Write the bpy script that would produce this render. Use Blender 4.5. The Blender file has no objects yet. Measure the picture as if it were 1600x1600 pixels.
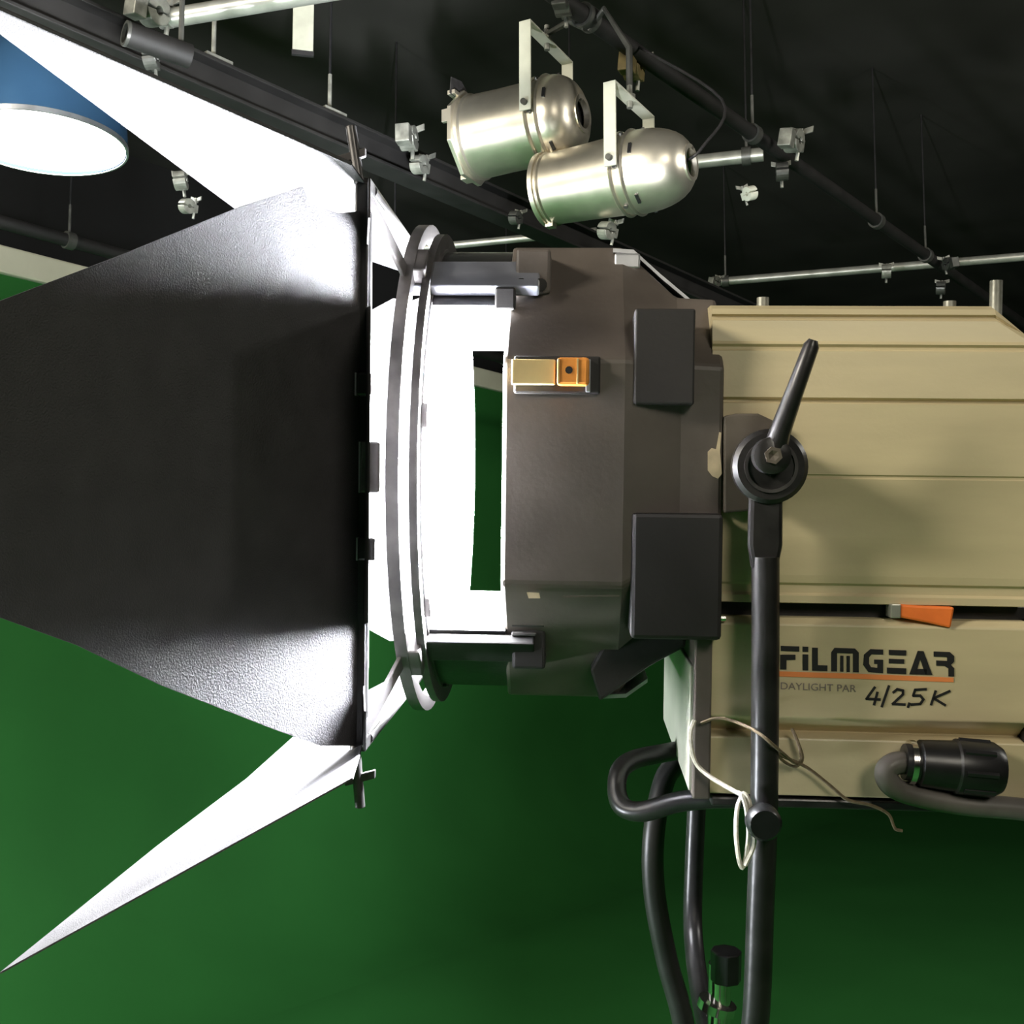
import bpy, bmesh, math, random
from mathutils import Vector as V, Matrix

random.seed(7)
scene = bpy.context.scene
col = scene.collection
PI = math.pi

# ------------------------------------------------------------------ camera
FPX = 1780.0
PITCH = math.atan(160 / FPX)
CAM = V((0, 0, 1.7))
FW = V((0, math.cos(PITCH), math.sin(PITCH)))
UP = V((0, -math.sin(PITCH), math.cos(PITCH)))
RT = V((1, 0, 0))
cd = bpy.data.cameras.new('camera')
cd.sensor_width = 36; cd.sensor_fit = 'HORIZONTAL'
cd.lens = 36 * FPX / 1600
cd.clip_start = .02; cd.clip_end = 100
cam = bpy.data.objects.new('camera', cd); col.objects.link(cam)
cam.location = CAM; cam.rotation_euler = (PI / 2 + PITCH, 0, 0)
scene.camera = cam

# ------------------------------------------------------------------ world, lights, exposure
w = bpy.data.worlds.new('studio_dark'); scene.world = w; w.use_nodes = True
w.node_tree.nodes['Background'].inputs[0].default_value = (.9, .95, 1, 1)
w.node_tree.nodes['Background'].inputs[1].default_value = .012
vs = scene.view_settings
vs.view_transform = 'Standard'; vs.look = 'None'; vs.exposure = 0; vs.gamma = 1
vs.use_curve_mapping = False


def area(name, loc, target, size, power, color):
    l = bpy.data.lights.new(name, 'AREA'); l.shape = 'DISK'; l.size = size
    l.energy = power; l.color = color
    o = bpy.data.objects.new(name, l); col.objects.link(o)
    o.location = loc
    o.rotation_euler = (V(target) - V(loc)).to_track_quat('-Z', 'Y').to_euler()
    return o


# unseen studio lamps outside the frame, and an added fill
area('studio_key_light', (-3.0, -.35, 3.3), (.3, 1.2, 1.8), .8, 155, (1, .93, .78))
area('added_fill_light', (1.2, -2.6, 3.4), (.5, 1.2, 1.8), 1.2, 50, (1, .93, .79))  # added soft fill to lighten the key's shadow
area('studio_floor_light', (-2.6, .9, .9), (.3, 1.3, 1.5), .35, 80, (.9, .93, 1))
area('studio_back_light', (-5.5, 1.5, 3.3), (0, 6.5, .4), .6, 16, (1, .97, .88))
area('studio_side_light', (3.2, 1.4, 3.3), (2.5, 8, 0), .6, 75, (1, .97, .88))

# ------------------------------------------------------------------ pixel helpers
def ray(px, py): return FW + RT * ((px - 800) / FPX) + UP * ((800 - py) / FPX)
def Wd(px, py, d): return CAM + ray(px, py) * d
def Wz(px, py, z):
    r = ray(px, py); return CAM + r * ((z - CAM.z) / r.z)

# ------------------------------------------------------------------ materials
def mat(name, base, rough=.5, metal=0, var=.0, vscale=20, bump=0, bscale=200, spec=.5,
        streak=None, wear=None, wearcol=None, coat=0):
    m = bpy.data.materials.new(name); m.use_nodes = True
    nt = m.node_tree; N = nt.nodes; L = nt.links
    b = N['Principled BSDF']
    b.inputs['Base Color'].default_value = (*base, 1)
    b.inputs['Roughness'].default_value = rough
    b.inputs['Metallic'].default_value = metal
    b.inputs['Specular IOR Level'].default_value = spec
    if coat: b.inputs['Coat Weight'].default_value = coat
    tc = N.new('ShaderNodeTexCoord')
    src = tc.outputs['Object']
    cur = None
    if var:
        mp = N.new('ShaderNodeMapping'); L.new(src, mp.inputs[0])
        if streak: mp.inputs['Scale'].default_value = streak
        n = N.new('ShaderNodeTexNoise'); n.inputs['Scale'].default_value = vscale
        n.inputs['Detail'].default_value = 6; L.new(mp.outputs[0], n.inputs['Vector'])
        r = N.new('ShaderNodeValToRGB'); L.new(n.outputs['Fac'], r.inputs[0])
        r.color_ramp.elements[0].position = .3; r.color_ramp.elements[1].position = .72
        r.color_ramp.elements[0].color = (*[c * (1 - var) for c in base], 1)
        r.color_ramp.elements[1].color = (*[min(1, c * (1 + var)) for c in base], 1)
        L.new(r.outputs[0], b.inputs['Base Color']); cur = r.outputs[0]
        ro = N.new('ShaderNodeMapRange'); L.new(n.outputs['Fac'], ro.inputs[0])
        ro.inputs[3].default_value = max(0, rough - .08); ro.inputs[4].default_value = min(1, rough + .08)
        L.new(ro.outputs[0], b.inputs['Roughness'])
    if wear:
        n2 = N.new('ShaderNodeTexNoise'); n2.inputs['Scale'].default_value = wear[0]
        n2.inputs['Detail'].default_value = 8; n2.inputs['Roughness'].default_value = .65
        L.new(src, n2.inputs['Vector'])
        r2 = N.new('ShaderNodeValToRGB'); L.new(n2.outputs['Fac'], r2.inputs[0])
        r2.color_ramp.elements[0].position = wear[1]; r2.color_ramp.elements[1].position = wear[1] + .03
        mx = N.new('ShaderNodeMix'); mx.data_type = 'RGBA'
        L.new(r2.outputs[0], mx.inputs[0])
        if cur: L.new(cur, mx.inputs[6])
        else: mx.inputs[6].default_value = (*base, 1)
        mx.inputs[7].default_value = (*wearcol, 1)
        L.new(mx.outputs[2], b.inputs['Base Color'])
    if bump:
        n3 = N.new('ShaderNodeTexNoise'); n3.inputs['Scale'].default_value = bscale
        n3.inputs['Detail'].default_value = 3; L.new(src, n3.inputs['Vector'])
        bp = N.new('ShaderNodeBump'); bp.inputs['Strength'].default_value = bump
        bp.inputs['Distance'].default_value = .002
        L.new(n3.outputs['Fac'], bp.inputs['Height']); L.new(bp.outputs[0], b.inputs['Normal'])
    return m


def emit(name, c, s):
    m = bpy.data.materials.new(name); m.use_nodes = True
    nt = m.node_tree; nt.nodes.remove(nt.nodes['Principled BSDF'])
    e = nt.nodes.new('ShaderNodeEmission'); e.inputs[0].default_value = (*c, 1); e.inputs[1].default_value = s
    nt.links.new(e.outputs[0], nt.nodes['Material Output'].inputs[0])
    return m


M = dict(
    green=mat('chroma_green_paint', (.019, .12, .022), .75, var=.1, vscale=1.3, bump=.1, bscale=60, spec=.2),
    ceiling=mat('black_ceiling_paint', (.034, .032, .029), .9, var=.25, vscale=2, bump=.2, bscale=30, spec=.15),
    blackwall=mat('black_wall_paint', (.012, .012, .012), .9, var=.2, vscale=2, spec=.15),
    creamtrim=mat('cream_trim_paint', (.62, .6, .46), .5, var=.06, vscale=6),
    leaf=mat('black_wrinkle_paint', (.05, .0475, .05), .6, var=.15, vscale=30, bump=.5, bscale=720, spec=.4),
    blackmetal=mat('black_painted_metal', (.02, .019, .019), .33, var=.3, vscale=40, bump=.1, bscale=150),
    blackplastic=mat('black_plastic', (.012, .012, .013), .35, var=.2, vscale=50),
    darksteel=mat('dark_steel', (.09, .085, .085), .38, .6, var=.25, vscale=60),
    housing=mat('brown_grey_housing_paint', (.105, .088, .076), .5, var=.3, vscale=9, bump=.12, bscale=160,
                wear=(26, .745), wearcol=(.34, .31, .25)),
    housing_dark=mat('dark_plate_paint', (.018, .016, .016), .55, var=.2, vscale=14, bump=.1, bscale=160,
                     wear=(40, .76), wearcol=(.16, .14, .12)),
    plate=mat('bracket_brown_paint', (.10, .083, .066), .5, var=.15, vscale=20),
    cream=mat('cream_aluminium_paint', (.58, .49, .30), .42, var=.1, vscale=5, streak=(1, 6, 6), bump=.06, bscale=240,
              wear=(17, .69), wearcol=(.42, .35, .21)),
    yellow=mat('pale_yellow_metal', (.78, .58, .27), .35, .2, var=.12, vscale=30),
    orange=mat('orange_latch', (.75, .28, .05), .4, var=.15, vscale=50),
    orangetag=mat('orange_fabric', (.95, .2, .03), .6, var=.1, vscale=60),
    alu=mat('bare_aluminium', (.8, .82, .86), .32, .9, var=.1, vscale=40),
    can=mat('polished_can_aluminium', (.8, .74, .62), .37, .92, var=.14, vscale=9, bump=.03, bscale=60),
    chrome=mat('chrome', (.75, .73, .7), .16, 1, var=.1, vscale=60),
    dimstrap=mat('aged_cream_strap', (.34, .34, .27), .5, var=.15, vscale=20),
    arm_lit=mat('arm_lens_lit_grey', (.24, .25, .29), .4, .2, var=.15, vscale=30),
    strap=mat('cream_painted_strap', (.66, .66, .55), .45, var=.08, vscale=20),
    pipe=mat('grid_pipe_steel', (.013, .012, .011), .65, .1, var=.3, vscale=14),
    brightpipe=mat('galvanised_pipe', (.42, .42, .37), .35, .6, var=.2, vscale=18),
    clamp=mat('cast_clamp_aluminium', (.3, .3, .26), .42, .5, var=.4, vscale=30, bump=.2, bscale=120),
    clampdark=mat('dark_clamp_steel', (.10, .10, .09), .4, .5, var=.25, vscale=30),
    rust=mat('ochre_rusty_clamp', (.17, .13, .05), .6, .2, var=.3, vscale=30),
    rubber=mat('rubber_cable', (.03, .028, .028), .38, var=.2, vscale=30, bump=.1, bscale=90),
    greycable=mat('grey_cable', (.11, .10, .09), .45, var=.2, vscale=30),
    wire=mat('steel_wire_rope', (.62, .58, .48), .5, var=.3, vscale=200),
    twine=mat('brown_twine', (.16, .12, .07), .8, var=.3, vscale=200),
    ink=mat('black_ink', (.012, .011, .012), .5),
    greyink=mat('grey_ink', (.22, .18, .16), .5),
    orangeink=mat('orange_ink', (.85, .27, .08), .5),
    blue=mat('blue_lamp_paint', (.05, .13, .25), .25, .5, var=.12, vscale=5),
    ringsteel=mat('ring_grey_steel', (.15, .14, .14), .35, .5, var=.3, vscale=40),
    chip=mat('bare_filler_chip', (.55, .45, .3), .7, var=.2, vscale=60),
    lens=emit('lit_spread_lens', (.94, .965, 1), 680),
    parglass=emit('lit_par_front_glass', (.9, .94, 1), 2900),
    disc=emit('lit_pendant_diffuser', (1, 1, .98), 14),
)

# ------------------------------------------------------------------ mesh builder
class MB:
    def __init__(s): s.bm = bmesh.new()

    def poly(s, vs_, faces):
        v = [s.bm.verts.new(p) for p in vs_]
        for f in faces:
            try: s.bm.faces.new([v[i] for i in f])
            except ValueError: pass
        return s

    def box(s, a, b):
        x0, y0, z0 = a; x1, y1, z1 = b
        return s.poly([(x0, y0, z0), (x1, y0, z0), (x1, y1, z0), (x0, y1, z0), (x0, y0, z1), (x1, y0, z1), (x1, y1, z1), (x0, y1, z1)],
                      [(0, 3, 2, 1), (4, 5, 6, 7), (0, 1, 5, 4), (1, 2, 6, 5), (2, 3, 7, 6), (3, 0, 4, 7)])

    def obox(s, c, X, Y, Z):
        """oriented box, half-extent vectors"""
        c = V(c); X, Y, Z = V(X), V(Y), V(Z)
        p = [c + X * a + Y * b + Z * d for d in (-1, 1) for a, b in ((-1, -1), (1, -1), (1, 1), (-1, 1))]
        return s.poly(p, [(0, 3, 2, 1), (4, 5, 6, 7), (0, 1, 5, 4), (1, 2, 6, 5), (2, 3, 7, 6), (3, 0, 4, 7)])

    def bar(s, a, b, w_, t, side=(0, 0, 1)):
        a, b = V(a), V(b); d = b - a; n = V(side)
        u = d.cross(n).normalized(); n = u.cross(d).normalized()
        return s.obox((a + b) / 2, d / 2, u * w_ / 2, n * t / 2)

    def prism(s, pts, off):
        """closed polygon pts (3d) extruded by vector off"""
        off = V(off); n = len(pts)
        v = [V(p) for p in pts] + [V(p) + off for p in pts]
        f = [tuple(range(n))[::-1], tuple(range(n, 2 * n))]
        f += [(i, (i + 1) % n, n + (i + 1) % n, n + i) for i in range(n)]
        return s.poly(v, f)

    def loft(s, rings, cap=True):
        n = len(rings[0]); v = []
        for r in rings: v += [V(p) for p in r]
        f = []
        for k in range(len(rings) - 1):
            for i in range(n):
                j = (i + 1) % n
                f.append((k * n + i, k * n + j, (k + 1) * n + j, (k + 1) * n + i))
        if cap:
            f.append(tuple(range(n))[::-1]); f.append(tuple(range((len(rings) - 1) * n, len(rings) * n)))
        return s.poly(v, f)

    def tube(s, pts, r, n=10, cap=True):
        pts = [V(p) for p in pts]
        rr = r if isinstance(r, (list, tuple)) else [r] * len(pts)
        t0 = (pts[1] - pts[0]).normalized()
        u = t0.orthogonal().normalized(); rings = []
        for i, p in enumerate(pts):
            if i == 0: t = t0
            elif i == len(pts) - 1: t = (pts[i] - pts[i - 1]).normalized()
            else: t = ((pts[i + 1] - p).normalized() + (p - pts[i - 1]).normalized()).normalized()
            u = (u - t * u.dot(t)).normalized(); v = t.cross(u)
            rings.append([p + (u * math.cos(2 * PI * k / n) + v * math.sin(2 * PI * k / n)) * rr[i] for k in range(n)])
        return s.loft(rings, cap)

    def cyl(s, a, b, r, n=20): return s.tube([a, b], r, n)

    def lathe(s, prof, c=(0, 0, 0), ax=(1, 0, 0), n=40, a0=0, a1=2 * PI, closed=False, ref=None):
        """prof: list of (distance along axis, radius); closed: profile is a loop"""
        ax = V(ax).normalized(); c = V(c)
        u = V(ref) if ref else ax.orthogonal().normalized()
        u = (u - ax * u.dot(ax)).normalized(); v = ax.cross(u)
        full = abs(a1 - a0 - 2 * PI) < 1e-6
        m = n if full else n + 1
        vv = []
        for i in range(m):
            a = a0 + (a1 - a0) * i / n
            d = u * math.cos(a) + v * math.sin(a)
            for (t, r) in prof: vv.append(c + ax * t + d * r)
        k = len(prof); f = []
        for i in range(n):
            j = (i + 1) % m if full else i + 1
            for q in range(k if closed else k - 1):
                q2 = (q + 1) % k
                f.append((i * k + q, i * k + q2, j * k + q2, j * k + q))
        if closed and not full:
            f.append(tuple(range(k))); f.append(tuple(range((m - 1) * k, m * k))[::-1])
        return s.poly(vv, f)

    def build(s, name, m, parent=None, smooth=False, bevel=0, world=None, seg=2):
        bmesh.ops.remove_doubles(s.bm, verts=s.bm.verts, dist=1e-6)
        bmesh.ops.recalc_face_normals(s.bm, faces=s.bm.faces)
        me = bpy.data.meshes.new(name); s.bm.to_mesh(me); s.bm.free()
        me.materials.append(M[m])
        o = bpy.data.objects.new(name, me); col.objects.link(o)
        if smooth:
            for p in me.polygons: p.use_smooth = True
            me.set_sharp_from_angle(angle=math.radians(38))
        if parent: o.parent = parent
        if world: o.matrix_world = world
        if bevel:
            b = o.modifiers.new('bevel', 'BEVEL'); b.width = bevel; b.segments = seg
            b.limit_method = 'ANGLE'; b.angle_limit = math.radians(35)
        return o


def tag(o, label, cat, group=None):
    o['label'] = label; o['category'] = cat
    if group: o['group'] = group
    return o


def struct(o): o['kind'] = 'structure'; return o


def thing(name, label, cat, loc=(0, 0, 0), group=None):
    o = bpy.data.objects.new(name, None); col.objects.link(o); o.location = loc
    o.empty_display_size = .1
    return tag(o, label, cat, group)


def smoothpath(pts, k=6):
    """Catmull-Rom"""
    P = [V(p) for p in pts]; P = [P[0] * 2 - P[1]] + P + [P[-1] * 2 - P[-2]]
    out = []
    for i in range(1, len(P) - 2):
        a, b, c, d = P[i - 1:i + 3]
        for q in range(k):
            t = q / k
            out.append(.5 * (2 * b + (c - a) * t + (2 * a - 5 * b + 4 * c - d) * t * t + (3 * b - a - 3 * c + d) * t ** 3))
    out.append(P[-2]); return out


# ================================================================== the studio shell
DW = V((.81, 1, 0)).normalized()            # the way the green wall and the rails run
NW = V((-DW.y, DW.x, 0))                    # away from the camera, into the wall
HT = 3.2
A = Wz(0, 428, HT)                          # a point on the green wall's upper edge
def wallpt(t, z, off=0): p = A + DW * t - NW * off; return V((p.x, p.y, z))
T0, T1 = -7, 15
RC = .9                                     # cove radius
prof = [(0, HT)] + [(RC - RC * math.cos(a), RC - RC * math.sin(a)) for a in [i * PI / 2 / 14 for i in range(15)]]
g = MB()
n = len(prof)
v = [wallpt(t, z, o) for t in (T0, T1) for o, z in prof] + [wallpt(t, z, o) for t in (T0, T1) for o, z in ((-.15, HT), (-.15, -.1), (RC, -.1))]
f = [(i, i + 1, n + i + 1, n + i) for i in range(n - 1)]
b0 = 2 * n
f += [(0, n, b0 + 3, b0), (b0, b0 + 3, b0 + 4, b0 + 1), (b0 + 1, b0 + 4, b0 + 5, b0 + 2), (n - 1, b0 + 2, b0 + 5, 2 * n - 1)]
struct(g.poly(v, f).build('wall_back', 'green', smooth=True))
g = MB()
q = [wallpt(T0, 0, RC), wallpt(T1, 0, RC), wallpt(T1, 0, 14), wallpt(T0, 0, 14)]
struct(g.prism(q, (0, 0, -.1)).build('floor', 'green'))
g = MB()
struct(g.prism([wallpt(T0, HT, .03), wallpt(T1, HT, .03), wallpt(T1, HT + .125, .03), wallpt(T0, HT + .125, .03)], NW * .18).build('trim_1', 'creamtrim', bevel=.01))
ZC = 3.95
g = MB()
struct(g.prism([wallpt(T0, HT + .125, -.02), wallpt(T1, HT + .125, -.02), wallpt(T1, ZC, -.02), wallpt(T0, ZC, -.02)], NW * .13).build('wall_upper', 'blackwall'))
g = MB()
struct(g.prism([wallpt(T0, ZC, -.2), wallpt(T1, ZC, -.2), wallpt(T1, ZC, 14), wallpt(T0, ZC, 14)], (0, 0, .1)).build('ceiling', 'ceiling'))
for nm, t in (('wall_left', T0), ('wall_right', T1)):
    g = MB(); e = DW * (-.1 if t < 0 else .1)
    struct(g.prism([wallpt(t, -.1, -.2), wallpt(t, -.1, 14), wallpt(t, ZC, 14), wallpt(t, ZC, -.2)], e).build(nm, 'blackwall'))
g = MB()
struct(g.prism([wallpt(T0, -.1, 14), wallpt(T1, -.1, 14), wallpt(T1, ZC, 14), wallpt(T0, ZC, 14)], -NW * .1).build('wall_front', 'blackwall'))

# ================================================================== lighting grid
ZG = 3.05
D2 = V((.96, -.285, 0)).normalized()


def grid_pipe(label, a, b, r, m, rods, name='grid_pipe', group=None, cat='pipe', hollow=False):
    a, b = V(a), V(b)
    t = thing(name, label, cat, a, group)
    d = (b - a); L_ = d.length; d.normalize()
    g = MB()
    if hollow: g.lathe([(0, r), (L_, r), (L_, r * .8), (0, r * .8)], (0, 0, 0), d, 24, closed=True)
    else: g.cyl((0, 0, 0), d * L_, r, 20)
    g.build('tube', m, t, smooth=True)
    for p in rods:
        p = V(p) - a; s = d * p.dot(d)
        g = MB(); g.cyl(s + V((0, 0, r * .5)), s + V((0, 0, ZC - a.z)), .004, 8)
        g.build('hanger_rod', 'blackplastic', t, smooth=True)
        g = MB(); g.cyl(s + V((0, 0, r + .004)), s + V((0, 0, r + .11)), .0055, 8)
        g.build('rod_sleeve', 'clampdark', t, smooth=True)
        g = MB(); g.lathe([(-.016, r + .001), (.016, r + .001), (.016, r + .008), (-.016, r + .008)], s, d, 20, closed=True)
        g.build('hanger_ring', 'clampdark', t, smooth=True)
    return t


def clipline(p, d, x0, x1):
    return p + d * x0, p + d * x1


ZA = 3.3
pA = Wz(1180, 212, ZA)
a, b = clipline(pA, DW, -2.4, 6)
grid_pipe('dark long grid pipe running above the two polished lamp cans', a, b, .024, 'pipe',
          [Wz(1187, 206, ZA), Wz(1370, 345, ZA), Wz(1440, 400, ZA), pA - DW * 1.6], group='dark grid pipes under the ceiling')
pC = Wz(108, 376, ZG)
a, b = clipline(pC, DW, -2.5, 9)
grid_pipe('dark long grid pipe just above the cream wall capping', a, b, .024, 'pipe', [pC, pC + DW * 2.5], group='dark grid pipes under the ceiling')
# the broad rail above the upper barn door
pB = Wz(470, 188, ZG)
a, b = clipline(pB, DW, -2.0, 8)
rail = thing('ceiling_rail', 'broad dark steel ceiling rail running behind the upper barn door', 'rail', a)
g = MB(); u = NW
L_ = (b - a)
for (c0, hw, hh) in (((0, 0, -.04), .04, .005), ((0, 0, .04), .04, .005), ((0, 0, 0), .005, .04)):
    g.obox(V(c0) + L_ / 2, L_ / 2, u * hw, V((0, 0, hh)))
g.build('rail_beam', 'pipe', rail, bevel=.002)
for px, py in ((333, 128), (520, 205)):
    p = Wz(px, py, ZG) - a; s = DW * p.dot(DW)
    g = MB(); g.cyl(s + V((0, 0, .04)), s + V((0, 0, ZC - a.z)), .004, 8); g.build('hanger_rod', 'blackplastic', rail, smooth=True)
    g = MB(); g.cyl(s + V((0, 0, .06)), s + V((0, 0, .17)), .006, 8); g.build('rod_sleeve', 'clamp', rail, smooth=True)
    g = MB(); g.obox(s + V((0, 0, .052)), DW * .04, u * .03, V((0, 0, .008))); g.build('rod_plate', 'clamp', rail, bevel=.002)

# cross pipes
def cross(label, px, py, x0, x1, r, m, rods=(), zz=ZG + .055, **k):
    p = Wz(px, py, zz); a, b = p + D2 * x0, p + D2 * x1
    return grid_pipe(label, a, b, r, m, [p + D2 * q for q in rods], group=k.pop('group', 'cross pipes of the grid'), **k)


cross('pale cross pipe crossing the top left of the grid', 350, 14, -.17, 1.5, .022, 'brightpipe', (.9,))
cross('thin grey cross pipe just above the cream lamp body', 1270, 428, -.5, 1.9, .02, 'brightpipe', (-.42, 1.4), zz=ZA + .05)
cross('thin cross pipe above the black lens drum', 770, 377, -.5, .4, .014, 'brightpipe', (-.4, .3))
cross('short grey cross pipe beside the rear of the right lamp can', 1140, 247, -.2, .12, .025, 'brightpipe', (.06,), zz=ZA + .05)
# the open pipe end, top left
p0 = Wd(196, 52, 2.4)
d0 = V((.8, .6, -.06)).normalized()
st = thing('pipe_stub', 'short dark open-ended pipe stub clamped near the pale cross pipe', 'pipe', p0)
g = MB(); g.lathe([(0, .026), (.14, .026), (.14, .021), (0, .021)], (0, 0, 0), d0, 24, closed=True); g.build('tube', 'pipe', st, smooth=True)
g = MB(); g.lathe([(-.002, .0268), (.005, .0268), (.005, .0205), (-.002, .0205)], (0, 0, 0), d0, 24, closed=True); g.build('end_rim', 'clampdark', st, smooth=True)
g = MB(); g.cyl(d0 * .12, d0 * .12 + V((0, 0, ZC - p0.z)), .006, 8); g.build('hanger_rod', 'clampdark', st, smooth=True)

# pale hanging strap
p0 = Wd(473, 80, 2.9)
tp = thing('hanging_strap', 'pale flat metal strap hanging down from the ceiling', 'strap', p0)
g = MB(); g.obox((0, 0, (ZC - p0.z) / 2), (.0257, .004, 0), (-.001, .004, 0), (0, 0, (ZC - p0.z) / 2)); g.build('strap_blade', 'dimstrap', tp, bevel=.001)
g = MB(); g.obox((0, 0, -.006), (.027, .006, 0), (-.001, .005, 0), (0, 0, .006)); g.build('end_stop', 'blackmetal', tp)


def clamp(label, px, py, d, s=1.0, ang=0, m='clamp', kind=0):
    """pipe coupler: two jaws, a swing bolt with wing nut"""
    p = Wd(px, py, d)
    t = thing('pipe_clamp', label, 'clamp', p, 'pipe clamps on the grid')
    R_ = Matrix.Rotation(ang * .6 + .85, 4, 'Z') @ Matrix.Rotation(.25 - ang * .3, 4, 'X')
    def T(q): return R_ @ (V(q) * s)
    ax = R_ @ V((0, 1, 0)); rf = R_ @ V((1, 0, 0))
    r0, r1 = .010 * s, .034 * s
    h = .022 * s
    for k, nm in ((0, 'jaw'), (1, 'jaw')):
        g = MB(); g.lathe([(-h, r0), (h, r0), (h, r1), (-h, r1)], (0, 0, 0), ax, 10, k * PI + .12, k * PI + PI - .12, closed=True, ref=rf)
        g.build(nm, m, t, bevel=.002 * s)
    g = MB(); g.obox(T((.042, 0, 0)), R_ @ V((.012 * s, 0, 0)), R_ @ V((0, .014 * s, 0)), R_ @ V((0, 0, .018 * s))); g.build('lug', m, t, bevel=.002 * s)
    g = MB(); g.cyl(T((.044, 0, -.045)), T((.044, 0, .05)), .006 * s, 8); g.build('bolt', 'clamp', t, smooth=True)
    g = MB()
    g.cyl(T((.044, 0, .03)), T((.044, 0, .043)), .012 * s, 10)
    for q in (-1, 1): g.obox(T((.044, q * .022, .045)), R_ @ V((.003 * s, 0, 0)), R_ @ V((0, .014 * s, q * .004 * s)), R_ @ V((0, 0, .009 * s)))
    g.build('wing_nut', 'clamp', t, bevel=.001)
    if kind:
        g = MB(); g.obox(T((-.05, 0, -.01)), R_ @ V((.018 * s, 0, 0)), R_ @ V((0, .02 * s, 0)), R_ @ V((0, 0, .026 * s)))
        g.build('hook_plate', m, t, bevel=.003 * s)
    return t


cl = [
    ('bright pipe clamp at the end of the pale cross pipe', 240, 18, 2.66, 1.0, .3, 'clamp', 1),
    ('pipe clamp under the open-ended pipe stub', 236, 92, 2.5, .65, 1.2, 'clampdark', 0),
    ('upper pipe clamp on the rail left of the lamp cans', 638, 216, 3.2, 1.0, .9, 'clamp', 1),
    ('lower pipe clamp on the rail left of the lamp cans', 655, 257, 3.3, .8, .4, 'clamp', 0),
    ('upper pipe clamp behind the black left barn door', 282, 282, 3.3, .8, 1.3, 'clamp', 0),
    ('lower pipe clamp behind the black left barn door', 292, 322, 3.35, .65, .2, 'clamp', 0),
    ('small dark pipe clamp between the lamp cans and glowing ring', 805, 340, 3.4, .6, .3, 'clampdark', 0),
    ('bright pipe clamp with block right of the lamp cans', 1240, 220, 3.75, 1.12, .2, 'clamp', 1),
    ('dark pipe clamp on the grid pipe right of the lamp cans', 1222, 268, 3.85, .92, .9, 'clampdark', 0),
    ('small pale pipe clamp hanging below right lamp can', 1172, 302, 3.7, .68, 1.9, 'strap', 0),
    ('silver pipe clamp directly beneath the right lamp can', 948, 360, 3.0, .7, .0, 'clamp', 0),
    ('pale pipe clamp where cross pipe meets the dark grid pipe', 1385, 424, 5.0, .9, .7, 'clamp', 0),
    ('small pipe clamp on the cross pipe above the cream body', 1118, 440, 5.4, .7, .1, 'clamp', 1),
    ('pipe clamp right of the grid pipe crossing', 1483, 412, 5.1, .85, 1.4, 'clampdark', 1),
    ('lowest pipe clamp near the grid pipe crossing', 1470, 450, 5.0, .85, .5, 'clampdark', 0),
    ('ochre rusty pipe clamp above the right lamp can', 990, 105, 3.3, 1.1, .5, 'rust', 1),
    ('pipe clamp at the top edge holding the left lamp can', 880, 6, 3.0, .95, .8, 'clampdark', 1),
]
for c in cl: clamp(*c)

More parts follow.
